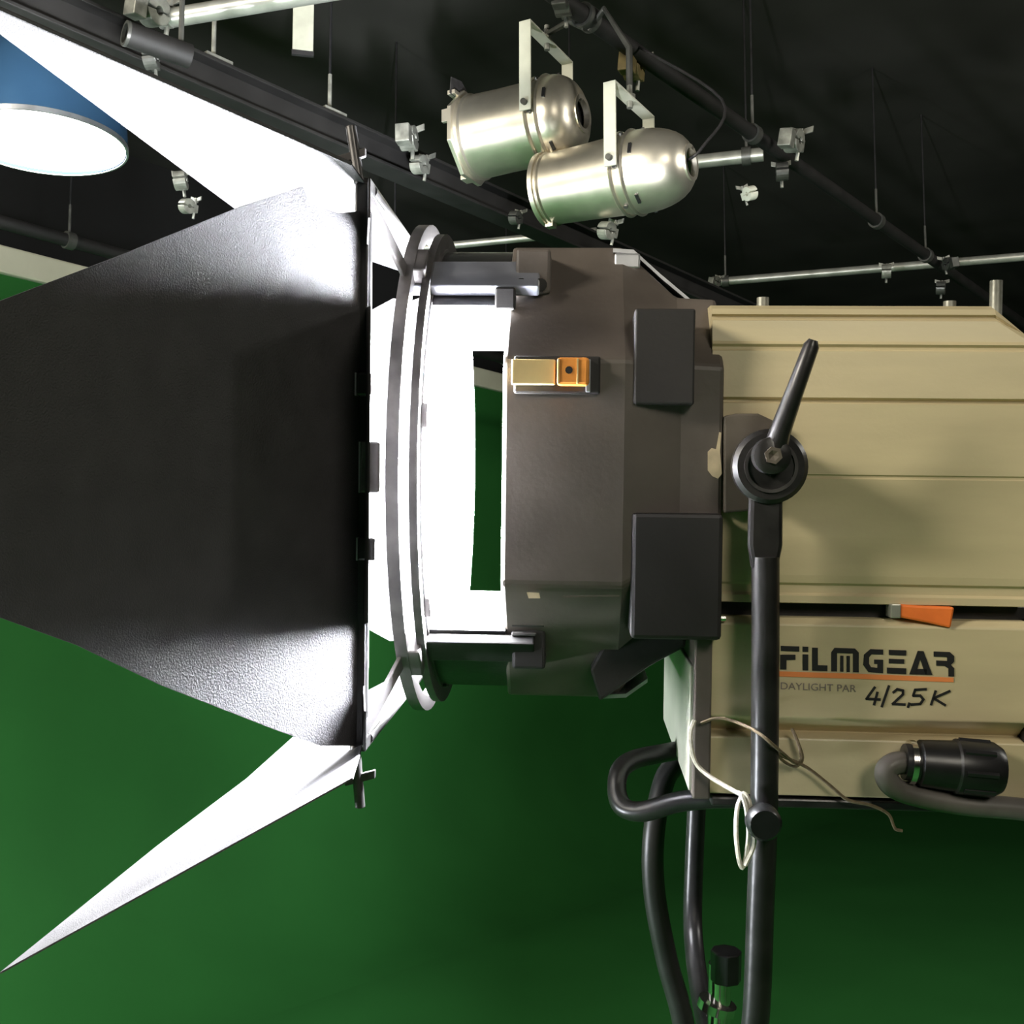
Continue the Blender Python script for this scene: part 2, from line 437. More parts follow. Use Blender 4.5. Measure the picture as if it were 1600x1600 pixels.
# ================================================================== the two polished lamp cans
def par_can(label, c, fdir, fl, rl, r, rf, flange, yh, hole):
    t = thing('lamp_can', label, 'stage light', c, 'polished lamp cans on the grid')
    fdir = V(fdir).normalized()
    e = V((-fdir.y, fdir.x, 0)).normalized()      # across, horizontal
    if e.x < 0: e = -e
    g = MB()
    th = .003
    outer = [(-.02, r), (-.01, r), (.0, r * .985), (fl * .55, (r + rf) * .49), (fl, rf)]
    g.lathe(outer + [(x_, q - th) for x_, q in outer[::-1]], (0, 0, 0), fdir, 48, closed=True)
    g.build('can_body', 'can', t, smooth=True)
    # rear dome with the lamp-holder opening
    pr = [(-.018, r * 1.012)]
    for k in range(0, 9):
        a_ = k / 8 * math.radians(76)
        pr.append((-.03 - (rl - .03) * math.sin(a_) / math.sin(math.radians(76)), r * 1.012 * math.cos(a_) ** .62))
    g = MB(); g.lathe(pr + [(x_ + .004, max(q - .004, .01)) for x_, q in pr[::-1]], (0, 0, 0), fdir, 48, closed=True)
    g.build('rear_cap', 'can', t, smooth=True)
    er = pr[-1][1]
    g = MB(); g.lathe([(-rl - .004, er * 1.06), (-rl + .012, er * 1.06), (-rl + .012, er * .82), (-rl - .004, er * .82)], (0, 0, 0), fdir, 30, closed=True)
    g.build('rear_rim', 'can', t, smooth=True)
    g = MB(); g.lathe([(-rl + .02, 0), (-rl + .02, er * .9)], (0, 0, 0), fdir, 24); g.build('lamp_holder', 'blackplastic', t)
    # beads round the joint
    for x_, rr in ((-.02, r * 1.02), (.012, r * 1.005), (fl * .93, rf * 1.0)):
        g = MB(); g.lathe([(x_ - .005, rr), (x_, rr + .005), (x_ + .005, rr), (x_, rr - .004)], (0, 0, 0), fdir, 48, closed=True)
        g.build('bead', 'can', t, smooth=True)
    # cooling slots
    for k in range(5):
        a_ = k / 5 * 2 * PI + .4
        up = V((0, 0, 1)); d_ = e * math.cos(a_) + up * math.sin(a_)
        tg = fdir.cross(d_)
        g = MB(); g.obox(fdir * -.045 + d_ * (r * .985), fdir * .004, tg * .014, d_ * .006); g.build('cooling_slot', 'blackplastic', t)
    for k in range(6):
        a_ = k / 6 * 2 * PI + .15
        d_ = e * math.cos(a_) + V((0, 0, 1)) * math.sin(a_)
        g = MB(); g.cyl(fdir * -.004 + d_ * (r * .98), fdir * -.004 + d_ * (r + .006), .006, 10); g.build('rivet', 'clampdark', t)
    # front flange
    if flange:
        s_ = rf * 1.06
        up = fdir.cross(e).normalized()
        if up.z < 0: up = -up
        g = MB(); k_ = .4
        pts = [(-s_, -s_ * k_), (-s_ * k_, -s_), (s_ * k_, -s_), (s_, -s_ * k_), (s_, s_ * k_), (s_ * k_, s_), (-s_ * k_, s_), (-s_, s_ * k_)]
        ri = [[fdir * x_ + (e * p_ + up * q_) * sc for p_, q_ in pts] for x_, sc in ((fl, 1), (fl + .012, 1), (fl + .012, .86), (fl, .86))]
        ri.append(ri[0]); g.loft(ri, cap=False); g.build('front_flange', 'can', t, bevel=.001)
        for p_, q_, al in ((-s_ * .95, s_ * .2, 0), (s_ * .95, 0, 0), (0, -s_ * .95, 1), (-s_ * .6, s_ * .85, 1), (s_ * .35, s_ * .98, 1)):
            g = MB(); g.obox(fdir * (fl + .018) + e * p_ + up * q_, fdir * .012, (up if al == 0 else e) * .018, (e if al == 0 else up) * .006); g.build('gel_clip', 'can', t, bevel=.001)
        # colour frame standing proud of the top
        g = MB(); g.prism([fdir * (fl + .016) + e * p_ + up * q_ for p_, q_ in ((-s_ * .8, s_ * .8), (s_ * .6, s_ * .8), (s_ * .55, s_ * 1.22), (s_ * .1, s_ * 1.05), (-s_ * .3, s_ * 1.28), (-s_ * .75, s_ * 1.2))], fdir * .003)
        g.build('colour_frame', 'darksteel', t)
    else:
        g = MB(); g.lathe([(fl - .004, rf), (fl - .004, rf * 1.07), (fl + .008, rf * 1.07), (fl + .008, rf)], (0, 0, 0), fdir, 40, closed=True); g.build('front_rim', 'can', t, smooth=True)
        for s_ in (-1, 1):
            g = MB(); g.obox(fdir * (fl - .01) + V((0, 0, s_ * rf * 1.05)), fdir * .012, e * .012, V((0, 0, .008))); g.build('gel_clip', 'can', t, bevel=.001)
    g = MB(); g.lathe([(fl * .5, 0), (fl * .52, rf * .93)], (0, 0, 0), fdir, 32); g.build('lamp_face', 'darksteel', t, smooth=True)
    # yoke
    yw = r + .016
    py0 = fdir * .0
    y = MB(); hw = fdir * .017
    y.obox(py0 - e * yw + V((0, 0, (yh - .02) / 2)), hw, e * .0025, V((0, 0, (yh + .02) / 2)))
    y.obox(py0 + e * yw + V((0, 0, (yh - .02) / 2)), hw, e * .0025, V((0, 0, (yh + .02) / 2)))
    y.obox(py0 + V((0, 0, yh)), hw, e * (yw + .0025), V((0, 0, .0025)))
    y.build('yoke', 'strap', t, bevel=.001)
    for s_ in (-1, 1):
        g = MB(); g.cyl(e * s_ * (r - .005), e * s_ * (yw + .014), .008, 12); g.build('pivot_bolt', 'clampdark', t, smooth=True)
    g = MB(); g.cyl(V((0, 0, yh - .02)), V((0, 0, yh + .05)), .008, 12); g.cyl(V((0, 0, yh + .0)), V((0, 0, yh + .016)), .015, 6); g.build('yoke_bolt', 'clamp', t)
    # hook clamp up to the pipe
    return t


FC1 = V((-.88, .47, .0)); FC2 = V((-.86, .51, .02))
c1 = Wd(855, 190, 3.12)
t1 = par_can('left polished lamp can with clipped front frame', c1, FC1, .235, .105, .115, .115, True, .224, .03)
c2 = Wd(985, 272, 2.95)
t2 = par_can('right polished lamp can showing the round black hole in its rear cap', c2, FC2, .245, .165, .104, .093, False, .197, .04)
for t, yh, cc in ((t1, .224, c1), (t2, .197, c2)):
    g = MB(); zt = pA.z - cc.z
    # hook from the yoke bolt up to the grid pipe
    q = cc - pA; s = pA + DW * q.dot(DW) - cc
    s = V((s.x, s.y, zt))
    hk = [V((0, 0, yh + .04)), V((0, 0, (yh + zt) / 2 + .01)), s * .6 + V((0, 0, zt * .42)), s + V((0, 0, -.032))]
    g.tube(hk, .009, 8); g.build('hook_arm', 'clampdark', t, smooth=True)
    g = MB(); g.lathe([(-.016, .025), (.016, .025), (.016, .034), (-.016, .034)], s, DW, 20, closed=True); g.build('hook_collar', 'clampdark', t, smooth=True)
# dangling flex of the right can
g = MB(); e1 = c2 - FC2.normalized() * .14
g.tube(smoothpath([e1 - c2, V((.17, -.1, .03)), V((.24, .0, .2)), pA + DW * ((c2 - pA).dot(DW) + .22) - c2 + V((0, 0, .02))]), .004, 6)
g.build('flex', 'rubber', t2, smooth=True)

# ================================================================== pendant dome lamp, upper left
pc = Wd(66, 222, 3.25)
pl = thing('pendant_lamp', 'blue dome pendant lamp with glowing white round opening', 'ceiling lamp', pc)
RP = .232
pr = []
for k in range(13):
    a_ = k / 12 * PI / 2
    pr.append((.34 * math.sin(a_), max(RP * math.cos(a_) ** .8, .03)))
g = MB(); g.lathe(pr + [(x_ - .004, max(q - .006, .02)) for x_, q in pr[::-1]], (0, 0, 0), (0, 0, 1), 56, closed=True); g.build('dome', 'blue', pl, smooth=True)
g = MB(); g.lathe([(.004, 0), (.001, RP * .8), (.004, RP * .99)], (0, 0, 0), (0, 0, 1), 56); g.build('diffuser', 'disc', pl, smooth=True)
g = MB(); g.lathe([(-.008, RP * .985), (-.008, RP * 1.01), (.006, RP * 1.01), (.006, RP * .985)], (0, 0, 0), (0, 0, 1), 56, closed=True); g.build('rim', 'alu', pl, smooth=True)
g = MB(); g.cyl((0, 0, .33), (0, 0, .40), .035, 20); g.build('cap', 'blackplastic', pl, smooth=True)
g = MB(); g.cyl((0, 0, .39), (0, 0, ZC - pc.z), .008, 10); g.build('suspension_rod', 'clampdark', pl, smooth=True)

# ================================================================== the big film lamp
LY = ray(905, 750).normalized()
LX = RT - UP * .012; LX = (LX - LY * LX.dot(LY)).normalized()
LZ = LX.cross(LY)
LO = CAM + ray(800, 735) * 1.3
LM = Matrix(((LX.x, LY.x, LZ.x, LO.x), (LX.y, LY.y, LZ.y, LO.y), (LX.z, LY.z, LZ.z, LO.z), (0, 0, 0, 1)))
LMI = LM.inverted()
LC = LMI @ CAM


def hit(px, py, pt, nrm):
    r = (LMI.to_3x3() @ ray(px, py)); nrm = V(nrm)
    return LC + r * ((V(pt) - LC).dot(nrm) / r.dot(nrm))


def lp(px, py, y): return hit(px, py, (0, y, 0), (0, 1, 0))


lamp = thing('film_lamp', 'large cream and grey film lamp with black barn doors, blazing white, pointing left', 'film light')
lamp.matrix_world = LM

def P(g, name, m, parent=lamp, **k): return g.build(name, m, parent, **k)

def octo(x, hy, hz, c, cy=0, cz=0):
    p = [(-hy, -hz + c), (-hy + c, -hz), (hy - c, -hz), (hy, -hz + c), (hy, hz - c), (hy - c, hz), (-hy + c, hz), (-hy, hz - c)]
    return [(x, cy + a_, cz + b_) for a_, b_ in p]

# --- front housing (hollow, open to the left)
CZ = -.003
g = MB()
XC1 = lp(1130, 700, -.213).x
g.loft([octo(XC1, .213, .163, .075, cz=.01), octo(.172, .213, .165, .075, cz=.01), octo(.118, .23, .236, .13, cz=CZ), octo(.004, .23, .236, .13, cz=CZ),
        octo(.004, .218, .224, .125, cz=CZ), octo(.06, .218, .224, .125, cz=CZ)], cap=True)
collar = P(g, 'front_housing', 'housing', bevel=.004)
g = MB(); g.lathe([(.03, 0), (.026, .12), (.02, .195)], (0, 0, CZ), (1, 0, 0), 48); P(g, 'lamp_glass', 'parglass', smooth=True)
g = MB(); g.lathe([(.012, .196), (.012, .217), (.04, .217), (.04, .196)], (0, 0, CZ), (1, 0, 0), 48, closed=True); P(g, 'glass_rim', 'alu', smooth=True)

def pbox(name, m, x0, y0, x1, y1, yf, yb, parent=lamp, bevel=.002):
    """box whose near face spans the given picture rectangle at local depth yf"""
    a_ = lp(x0, (y0 + y1) / 2, yf).x; b_ = lp(x1, (y0 + y1) / 2, yf).x
    c_ = lp((x0 + x1) / 2, y0, yf).z; d_ = lp((x0 + x1) / 2, y1, yf).z
    g = MB(); g.box((a_, yf, d_), (b_, yb, c_)); return g.build(name, m, parent, bevel=bevel)

# darker plates on the side of the housing
pbox('vent_plate', 'housing_dark', 991, 482, 1086, 632, -.2315, -.18, collar)
pbox('vent_plate', 'housing_dark', 986, 802, 1129, 1000, -.2315, -.16, collar, .004)
g = MB(); q = [(.118, -.145), (.185, -.145), (.185, -.175), (.15, -.195), (.1, -.232), (.09, -.2)]
g.prism([(x_, -.16, z_) for x_, z_ in q], (0, .3, 0)); g.build('lower_vent_plate', 'housing_dark', collar, bevel=.003)
# bright aluminium strips standing in for light leaking along the chamfers
def strip(pts, wdt, yy, name='leak_light_strip'):
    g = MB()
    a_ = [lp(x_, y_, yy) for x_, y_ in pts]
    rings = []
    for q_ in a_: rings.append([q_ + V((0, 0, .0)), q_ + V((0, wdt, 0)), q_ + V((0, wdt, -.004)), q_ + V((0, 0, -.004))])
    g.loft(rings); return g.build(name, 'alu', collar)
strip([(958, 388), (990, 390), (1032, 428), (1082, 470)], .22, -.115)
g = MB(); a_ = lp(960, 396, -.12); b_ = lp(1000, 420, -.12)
g.box((a_.x, -.122, b_.z), (b_.x, -.10, a_.z)); g.build('leak_light_tab', 'alu', collar, bevel=.002)
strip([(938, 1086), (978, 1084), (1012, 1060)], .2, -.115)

# hinge block with two bolts, upper; latch; lower latch
blk = pbox('hinge_block', 'housing', 806, 388, 860, 458, -.165, -.09, collar, .003)
for px in (815, 845):
    q = lp(px, 447, -.166); g = MB(); g.cyl(q, q + V((0, -.008, 0)), .0065, 12); g.build('bolt', 'chrome', blk)
lt = pbox('latch_base', 'housing_dark', 803, 556, 938, 615, -.236, -.225, collar, .002)
pbox('latch_strap', 'yellow', 799, 561, 868, 601, -.243, -.236, lt, .0015)
ob = pbox('latch_catch', 'orange', 870, 558, 921, 602, -.249, -.236, lt, .003)
q = lp(889, 578, -.25); g = MB(); g.cyl(q, q + V((0, .003, 0)), .0035, 10); g.build('latch_screw', 'ink', lt)
for x_ in (873, 903): pbox('latch_rib', 'yellow', x_ - 2, 560, x_ + 1, 600, -.2505, -.247, lt, .0004)
pbox('latch_end', 'alu', 915, 561, 923, 612, -.244, -.236, lt, .001)
lb = pbox('lower_latch', 'housing_dark', 800, 975, 852, 1046, -.18, -.10, collar, .003)
pbox('latch_lip', 'darksteel', 799, 972, 850, 980, -.186, -.10, lb, .001)
pbox('latch_lip', 'darksteel', 799, 988, 838, 994, -.186, -.178, lb, .001)
# chips in the paint
for pts, yy in (([(1106, 706), (1112, 700), (1119, 702), (1124, 675), (1127, 676), (1125, 705), (1128, 740), (1122, 748), (1113, 744), (1106, 735)], -.2145),
                ([(823, 926), (842, 927), (844, 935), (826, 935)], -.2315)):
    g = MB(); g.prism([lp(x_, y_, yy) for x_, y_ in pts], (0, .006, 0)); g.build('paint_chip', 'chip', collar)
g = MB(); g.prism([lp(x_, y_, -.2312) for x_, y_ in ((880, 931), (968, 930), (968, 932), (880, 933))], (0, .003, 0)); g.build('scratch', 'plate', collar)

# --- drum between housing and lens, open at both sides
RD = .243
XR = lp(612, 735, -.272).x
XF = lp(567, 735, -.262).x
wa = math.radians(41)
for a0, a1 in ((wa, PI - wa), (PI + wa, 2 * PI - wa)):
    # angle 0 is towards the camera (-y), turning up
    g = MB(); g.lathe([(XR + .012, RD), (.006, RD), (.006, RD - .005), (XR + .012, RD - .005)], (0, 0, 0), (-1, 0, 0) if False else (1, 0, 0), 22, a0, a1, closed=True, ref=(0, -1, 0))
    P(g, 'lens_drum', 'blackmetal', smooth=True)
XG = lp(742, 750, RD).x
g = MB(); g.lathe([(XR + .012, RD), (XG, RD), (XG, RD - .005), (XR + .012, RD - .005)], (0, 0, 0), (1, 0, 0), 22, PI - wa, PI + wa, closed=True, ref=(0, -1, 0))
P(g, 'drum_side_band', 'alu', smooth=True)
# two carrying rings
for x_, r_, w_, m_ in ((XR, .272, .012, 'ringsteel'), (XR + .018, .262, .008, 'ringsteel')):
    g = MB(); g.lathe([(x_ - w_ / 2, r_), (x_ + w_ / 2, r_), (x_ + w_ / 2, r_ - .016), (x_ - w_ / 2, r_ - .016)], (0, 0, 0), (1, 0, 0), 72, closed=True)
    P(g, 'lens_ring', m_, smooth=True)
# lens
XL = XR + .016
g = MB(); g.lathe([(XL - .014, 0), (XL - .012, .1), (XL - .005, .2), (XL, .238)], (0, 0, 0), (1, 0, 0), 64); lens = P(g, 'lens', 'lens', smooth=True)
g = MB(); g.lathe([(XL - .004, .236), (XL + .008, .236), (XL + .008, .246), (XL - .004, .246)], (0, 0, 0), (1, 0, 0), 64, closed=True); P(g, 'lens_frame', 'ringsteel', smooth=True)
for k in range(8):
    a_ = k / 8 * 2 * PI + .2
    d_ = V((0, -math.cos(a_), math.sin(a_))); t_ = V((0, math.sin(a_), math.cos(a_)))
    g = MB(); g.obox(V((XL + .008, 0, 0)) + d_ * .236, V((.004, 0, 0)), d_ * .01, t_ * .012); P(g, 'lens_clip', 'darksteel', bevel=.001)
# carrying arms alongside the drum (upper and lower, near side and far side)
for sy in (-1, 1):
    for sz in (-1, 1):
        a_ = wa + (.15 if sz > 0 else .08)
        d_ = V((0, sy * math.cos(a_), sz * math.sin(a_)))
        t_ = V((0, -sy * math.sin(a_), sz * math.cos(a_)))
        g = MB(); g.obox(d_ * (RD + .006) + V(((XR + .03) / 2, 0, 0)), V(((.03 - XR) / 2 + .005, 0, 0)), t_ * (.024 if sz > 0 else .016), d_ * .006)
        arm = P(g, 'carrying_arm', 'arm_lit' if sz > 0 else 'blackmetal', bevel=.002)  # lens light on the upper arms is put into their paler colour
        g = MB(); g.obox(d_ * (RD + .016) + V((XR + .006, 0, 0)), V((.012, 0, 0)), t_ * .02, d_ * .012); g.build('arm_clip', 'ringsteel', arm, bevel=.002)
        if sy < 0 and sz > 0:
            q = lp(775, 462, -.17); g = MB(); g.box((q.x, -.186, q.z - .016), (.012, -.165, q.z + .006)); g.build('arm_stop', 'blackmetal', arm, bevel=.002)

# --- barn doors
S = .258
fr = MB()
for sg in (-1, 1):
    fr.box((XF - .009, sg * S - .007, -S), (XF + .004, sg * S + .007, S))
    fr.box((XF - .009, -S, sg * S - .007), (XF + .004, S, sg * S + .007))
frame = P(fr, 'barn_door_frame', 'blackmetal', bevel=.002)
for sg in (-1, 1):            # added splayed flanges, shaped to block lamp light from the leaf
    a_ = V((XF + .001, sg * S, 0)); v_ = LC - a_; b_ = a_ + V((.112 * (abs(v_.x / v_.y) + .022), sg * .112, 0))
    g = MB(); g.prism([a_ + V((0, 0, -.146)), b_ + V((0, 0, -.13)), b_ + V((0, 0, .13)), a_ + V((0, 0, .146))], (.0016, 0, 0)); g.build('light_block_flange', 'blackmetal', frame)
    b_ = a_ + V((.055 * (abs(v_.x / v_.y) + .022), sg * .055, 0))
    for sz in (-1, 1):
        g = MB(); g.prism([a_ + V((0, 0, sz * .2)), b_ + V((0, 0, sz * .215)), b_ + V((0, 0, sz * .25)), a_ + V((0, 0, sz * .256))], (.0016, 0, 0)); g.build('light_block_corner', 'blackmetal', frame)
for sg in (-1, 1):
    for sz in (-1, 1):        # corner ears to the ring
        d_ = V((0, sg, sz)).normalized()
        g = MB(); g.bar(V((XF, 0, 0)) + d_ * (S * 1.36), V((XR, 0, 0)) + d_ * .262, .02, .004, (1, 0, 0)); g.build('corner_ear', 'ringsteel', frame, bevel=.001)
for sg, py in ((1, 235), (-1, 1225)):   # wing pins above and below the near corner
    q = lp(548 if sg > 0 else 563, py, -S)
    g = MB(); g.cyl(V((XF - .006, -S, sg * S)), V((q.x, -S, q.z + sg * .022)), .005, 10)
    g.obox(V((q.x, -S, q.z - sg * .006)), (.014, 0, .004), (0, .003, 0), (0, 0, .004)); g.build('wing_pin', 'darksteel', frame, bevel=.001)
for y0, y1, x0, x1, m_ in ((582, 618, 556, 580, 'blackmetal'), (690, 770, 562, 593, 'ringsteel'), (840, 876, 558, 586, 'blackmetal')):
    k_ = pbox('side_clip', m_, x0, y0, x1, y1, -S - .02, -S - .006, frame, .002)
    pbox('clip_edge', 'alu', x0 - 2, y0, x0 + 1, y1, -S - .0205, -S - .01, k_, .0004)


def leaf(name, h, d, sd, outline, side):
    """h hinge midpoint, d outward direction, sd hinge direction; outline (distance out, along hinge)"""
    h, d, sd = V(h), V(d).normalized(), V(sd)
    nrm = d.cross(sd).normalized()
    g = MB(); g.prism([h + d * a_ + sd * b_ - nrm * .0007 for a_, b_ in outline], nrm * .0014)
    o = P(g, name, 'leaf')
    g = MB(); g.cyl(h - sd * (S * .9), h + sd * (S * .9), .006, 12); g.build('hinge_tube', 'blackmetal', o, smooth=True)
    # folded lips along the slanting edges
    n_ = len(outline)
    for (i, j) in side:
        a_, b_ = outline[i], outline[j]
        p_, q_ = h + d * a_[0] + sd * a_[1], h + d * b_[0] + sd * b_[1]
        g = MB(); g.tube([p_, q_], .002, 6); g.build('leaf_lip', 'leaf', o, smooth=True)
    return o


al = math.radians(60)
dn = V((-math.cos(al), -math.sin(al), 0)); nn = (dn.y, -dn.x, 0); hn = V((XF, -S, 0))
def nl(px, py): q = hit(px, py, hn, nn) - hn; return (q.dot(dn), q.z)
near = [nl(562, 330), nl(527, 333), nl(483, 318), nl(472, 291), nl(375, 323), nl(180, 402), nl(0, 470), nl(-95, 506),
        nl(-95, 925), nl(0, 965), nl(120, 1008), nl(250, 1070), nl(430, 1140), nl(500, 1165), nl(572, 1165)]
leaf('barn_door_leaf', hn, dn, (0, 0, 1), near, ())['label'] = 'black tapering near side barn door leaf'
df = V((-math.cos(math.radians(24)), math.sin(math.radians(24)), 0))
far = [(0, .245), (.04, .235), (.07, .24), (.38, .12), (.40, .1), (.40, -.1), (.38, -.12), (.07, -.24), (.04, -.235), (0, -.245)]
leaf('barn_door_leaf', (XF, S, 0), df, (0, 0, 1), far, ())
bt = math.radians(20)
top = [(0, -.25), (.0, -.325), (.33, -.445), (.30, .33), (0, .27), (0, .25)]
leaf('barn_door_leaf', (XF, 0, S), (-math.cos(bt), 0, math.sin(bt)), (0, 1, 0), top, ((1, 2),))['label'] = 'upper barn door leaf with brilliantly lit underside'
bb = math.radians(29)
bot = [(0, -.25), (-.03, -.43), (.16, -.46), (.265, -.475), (.24, -.21), (.2, -.03), (.2, .3), (0, .27), (0, .25)]
leaf('barn_door_leaf', (XF, 0, -S), (-math.cos(bb), 0, -math.sin(bb)), (0, 1, 0), bot, ())['label'] = 'lower barn door leaf with brilliantly lit top'

# --- cream body: extruded profile
YB = -.2
def bz(py): return lp(1350, py, YB).z
prof = []
rows = [(470, -.150), (472, -.176), (480, -.188), (489, -.190), (492, -.187), (497, -.187), (500, -.194), (533, -.197), (538, -.199), (542, -.1965), (546, -.1965), (549, -.2),
        (622, -.2035), (625, -.199), (629, -.199), (632, -.204), (742, -.206), (744, -.2045), (747, -.2045), (749, -.206),
        (840, -.205), (900, -.203), (912, -.202), (916, -.199), (928, -.199), (932, -.203), (943, -.203), (946, -.19)]
for py, yy in rows: prof.append((yy, bz(py)))
full = prof + [(-y_, z_) for y_, z_ in prof[::-1]]
XB0, XB1 = XC1 - .01, lp(1562, 480, YB).x; XB2 = lp(1612, 520, YB).x
g = MB()
def ringp(x, sc=1.0, sh=0):
    return [(x, y_ * sc, (z_ - .015) * sc + .015) for y_, z_ in full]
zc_ = bz(522)
g.loft([ringp(XB0), ringp(XB1), [(XB2, y_, min(z_, zc_ - .002 * abs(y_))) for x_, y_, z_ in ringp(XB2)]])
body = P(g, 'body_shell', 'cream')
g = MB(); g.loft([ringp(XB2 - .004, .8), ringp(XB2 + .02, .8), ringp(XB2 + .035, .7)]); g.build('rear_cap', 'blackplastic', body, bevel=.002)
for px, hgt in ((1192, .009), (1484, .006), (1556, .026)):
    q = lp(px, 470, -.16); zq = bz(470); g = MB(); g.cyl((q.x, -.16, zq - .012), (q.x, -.16, zq + hgt), .006, 12); g.build('top_screw', 'clamp', body, smooth=True)
# gap between body and lower box: dark rails
pbox('spacer_rail', 'blackmetal', 1116, 944, 1625, 970, -.185, .15, lamp, .001)
tg_ = MB(); tg_.prism([lp(x_, y_, -.208) for x_, y_ in ((1400, 944), (1440, 947), (1492, 949), (1486, 982), (1452, 974), (1400, 964))], (0, .012, 0))
P(tg_, 'orange_tag', 'orangetag', bevel=.002)
pbox('tag_buckle', 'brightpipe', 1392, 944, 1408, 966, -.209, -.19, lamp, .001)

# --- igniter box underneath
YI = -.205
def ip(px, py): return lp(px, py, YI)
a_ = ip(1086, 967); b_ = ip(1598, 1245)
xi0, xi1 = a_.x, ip(1600, 1100).x + .004
zt, zm0, zm1, zb = lp(1350, 968, YI).z, lp(1350, 1124, YI).z, lp(1350, 1157, YI).z, lp(1350, 1246, YI).z
g = MB()
pr = [(YI + .006, zt), (YI, zt - .006), (YI, zm0), (YI + .022, zm1 + .003), (YI + .002, zm1), (YI, zb), (YI + .02, zb - .004), (.14, zb - .004), (.14, zt)]
g.loft([[(x_, y_, z_) for y_, z_ in pr] for x_ in (xi0 + .012, xi1)])
ign = P(g, 'igniter_box', 'cream', bevel=.0015)
g = MB(); g.box((xi0, YI - .0015, zb - .006), (xi0 + .017, .142, zt + .003)); g.build('end_plate', 'housing', ign, bevel=.002)
g = MB(); g.box((xi0 - .003, YI + .008, zb), (xi0 + .001, .13, lp(1070, 1042, YI).z)); g.build('front_face', 'strap', ign, bevel=.001)  # lens spill on the box front put into a paler plate
g = MB(); g.box((xi1, YI - .001, zb - .006), (xi1 + .012, .142, zt + .002)); g.build('end_plate', 'housing_dark', ign, bevel=.002)
q = ip(1100, 965); g = MB(); g.cyl((q.x - .008, YI - .003, q.z), (q.x + .02, YI - .003, q.z), .003, 8); g.build('hinge_pin', 'chrome', ign)
g = MB(); g.box((xi0 + .018, YI - .001, zb - .012), (xi1 + .01, .12, zb - .003)); g.build('bottom_rail', 'blackmetal', ign, bevel=.002)

# lettering -------------------------------------------------------------
def dec(polys, m, name, yo=-.0006, parent=ign):
    g = MB()
    for pl_ in polys: g.prism([lp(x_, y_, YI + yo) for x_, y_ in pl_], (0, .0004, 0))
    return g.build(name, m, parent)

SL = lambda x: (x - 1218) * .037
def R4(x0, y0, x1, y1): return [(x0, y0 + SL(x0)), (x1, y0 + SL(x1)), (x1, y1 + SL(x1)), (x0, y1 + SL(x0))]
def Q(*p): return [(x, y + SL(x)) for x, y in p]
Lt = []
# F
Lt += [R4(1220, 1009, 1249, 1017), Q((1219, 1023), (1243, 1022), (1243, 1030), (1229, 1031), (1229, 1046), (1219, 1046))]
# i
Lt += [R4(1254, 1009, 1263, 1017), R4(1254, 1021, 1263, 1046)]
# L
Lt += [Q((1269, 1010), (1278, 1010), (1278, 1037), (1293, 1037), (1293, 1046), (1269, 1046))]
# M
Lt += [Q((1299, 1046), (1299, 1016), (1304, 1009), (1336, 1009), (1342, 1015), (1342, 1046), (1333, 1046), (1333, 1017), (1308, 1017), (1308, 1046)),
       R4(1313, 1021, 1318, 1046), R4(1323, 1021, 1328, 1046)]
# G
Lt += [Q((1380, 1009), (1360, 1009), (1350, 1018), (1349, 1034), (1357, 1045), (1380, 1046), (1380, 1025), (1366, 1025), (1366, 1032), (1371, 1032), (1371, 1038), (1361, 1037), (1358, 1032), (1358, 1022), (1362, 1017), (1380, 1017))]
# E
Lt += [R4(1389, 1009, 1416, 1017), R4(1389, 1023, 1413, 1030), R4(1386, 1037, 1416, 1046)]
# A
Lt += [Q((1421, 1046), (1434, 1009), (1443, 1009), (1457, 1046), (1446, 1046), (1438, 1022), (1431, 1046)), R4(1431, 1037, 1448, 1046)]
# R
Lt += [Q((1459, 1009), (1484, 1009), (1491, 1015), (1491, 1024), (1486, 1029), (1491, 1034), (1491, 1047), (1482, 1047), (1482, 1035), (1476, 1031), (1463, 1031), (1463, 1023), (1480, 1023), (1480, 1017), (1459, 1017))]
dec(Lt, 'ink', 'logo_lettering')
dec([[(1216, 1049), (1345, 1053), (1490, 1059), (1490, 1066), (1345, 1061), (1216, 1057)]], 'orangeink', 'logo_stripe')

def stroke(pts, wd):
    out = []
    for (x0, y0), (x1, y1) in zip(pts[:-1], pts[1:]):
        l = math.hypot(x1 - x0, y1 - y0) or 1
        nx, ny = -(y1 - y0) / l * wd / 2, (x1 - x0) / l * wd / 2
        ex, ey = (x1 - x0) / l * wd * .3, (y1 - y0) / l * wd * .3
        out.append([(x0 + nx - ex, y0 + ny - ey), (x1 + nx + ex, y1 + ny + ey), (x1 - nx + ex, y1 - ny + ey), (x0 - nx - ex, y0 - ny - ey)])
    return out

hw_ = []
hw_ += stroke([(1367, 1074), (1354, 1092), (1375, 1093)], 4) + stroke([(1371, 1082), (1366, 1101)], 4)      # 4
hw_ += stroke([(1389, 1072), (1378, 1104)], 4)                                                              # /
hw_ += stroke([(1396, 1082), (1402, 1077), (1411, 1079), (1411, 1085), (1395, 1100), (1414, 1101)], 4)      # 2
hw_ += stroke([(1421, 1099), (1419, 1105)], 4)                                                              # ,
hw_ += stroke([(1447, 1077), (1430, 1078), (1427, 1087), (1438, 1087), (1443, 1093), (1438, 1100), (1424, 1101)], 4)   # 5
hw_ += stroke([(1462, 1080), (1455, 1101)], 4) + stroke([(1484, 1080), (1459, 1091), (1477, 1102)], 4)      # K
dec(hw_, 'ink', 'marker_writing')

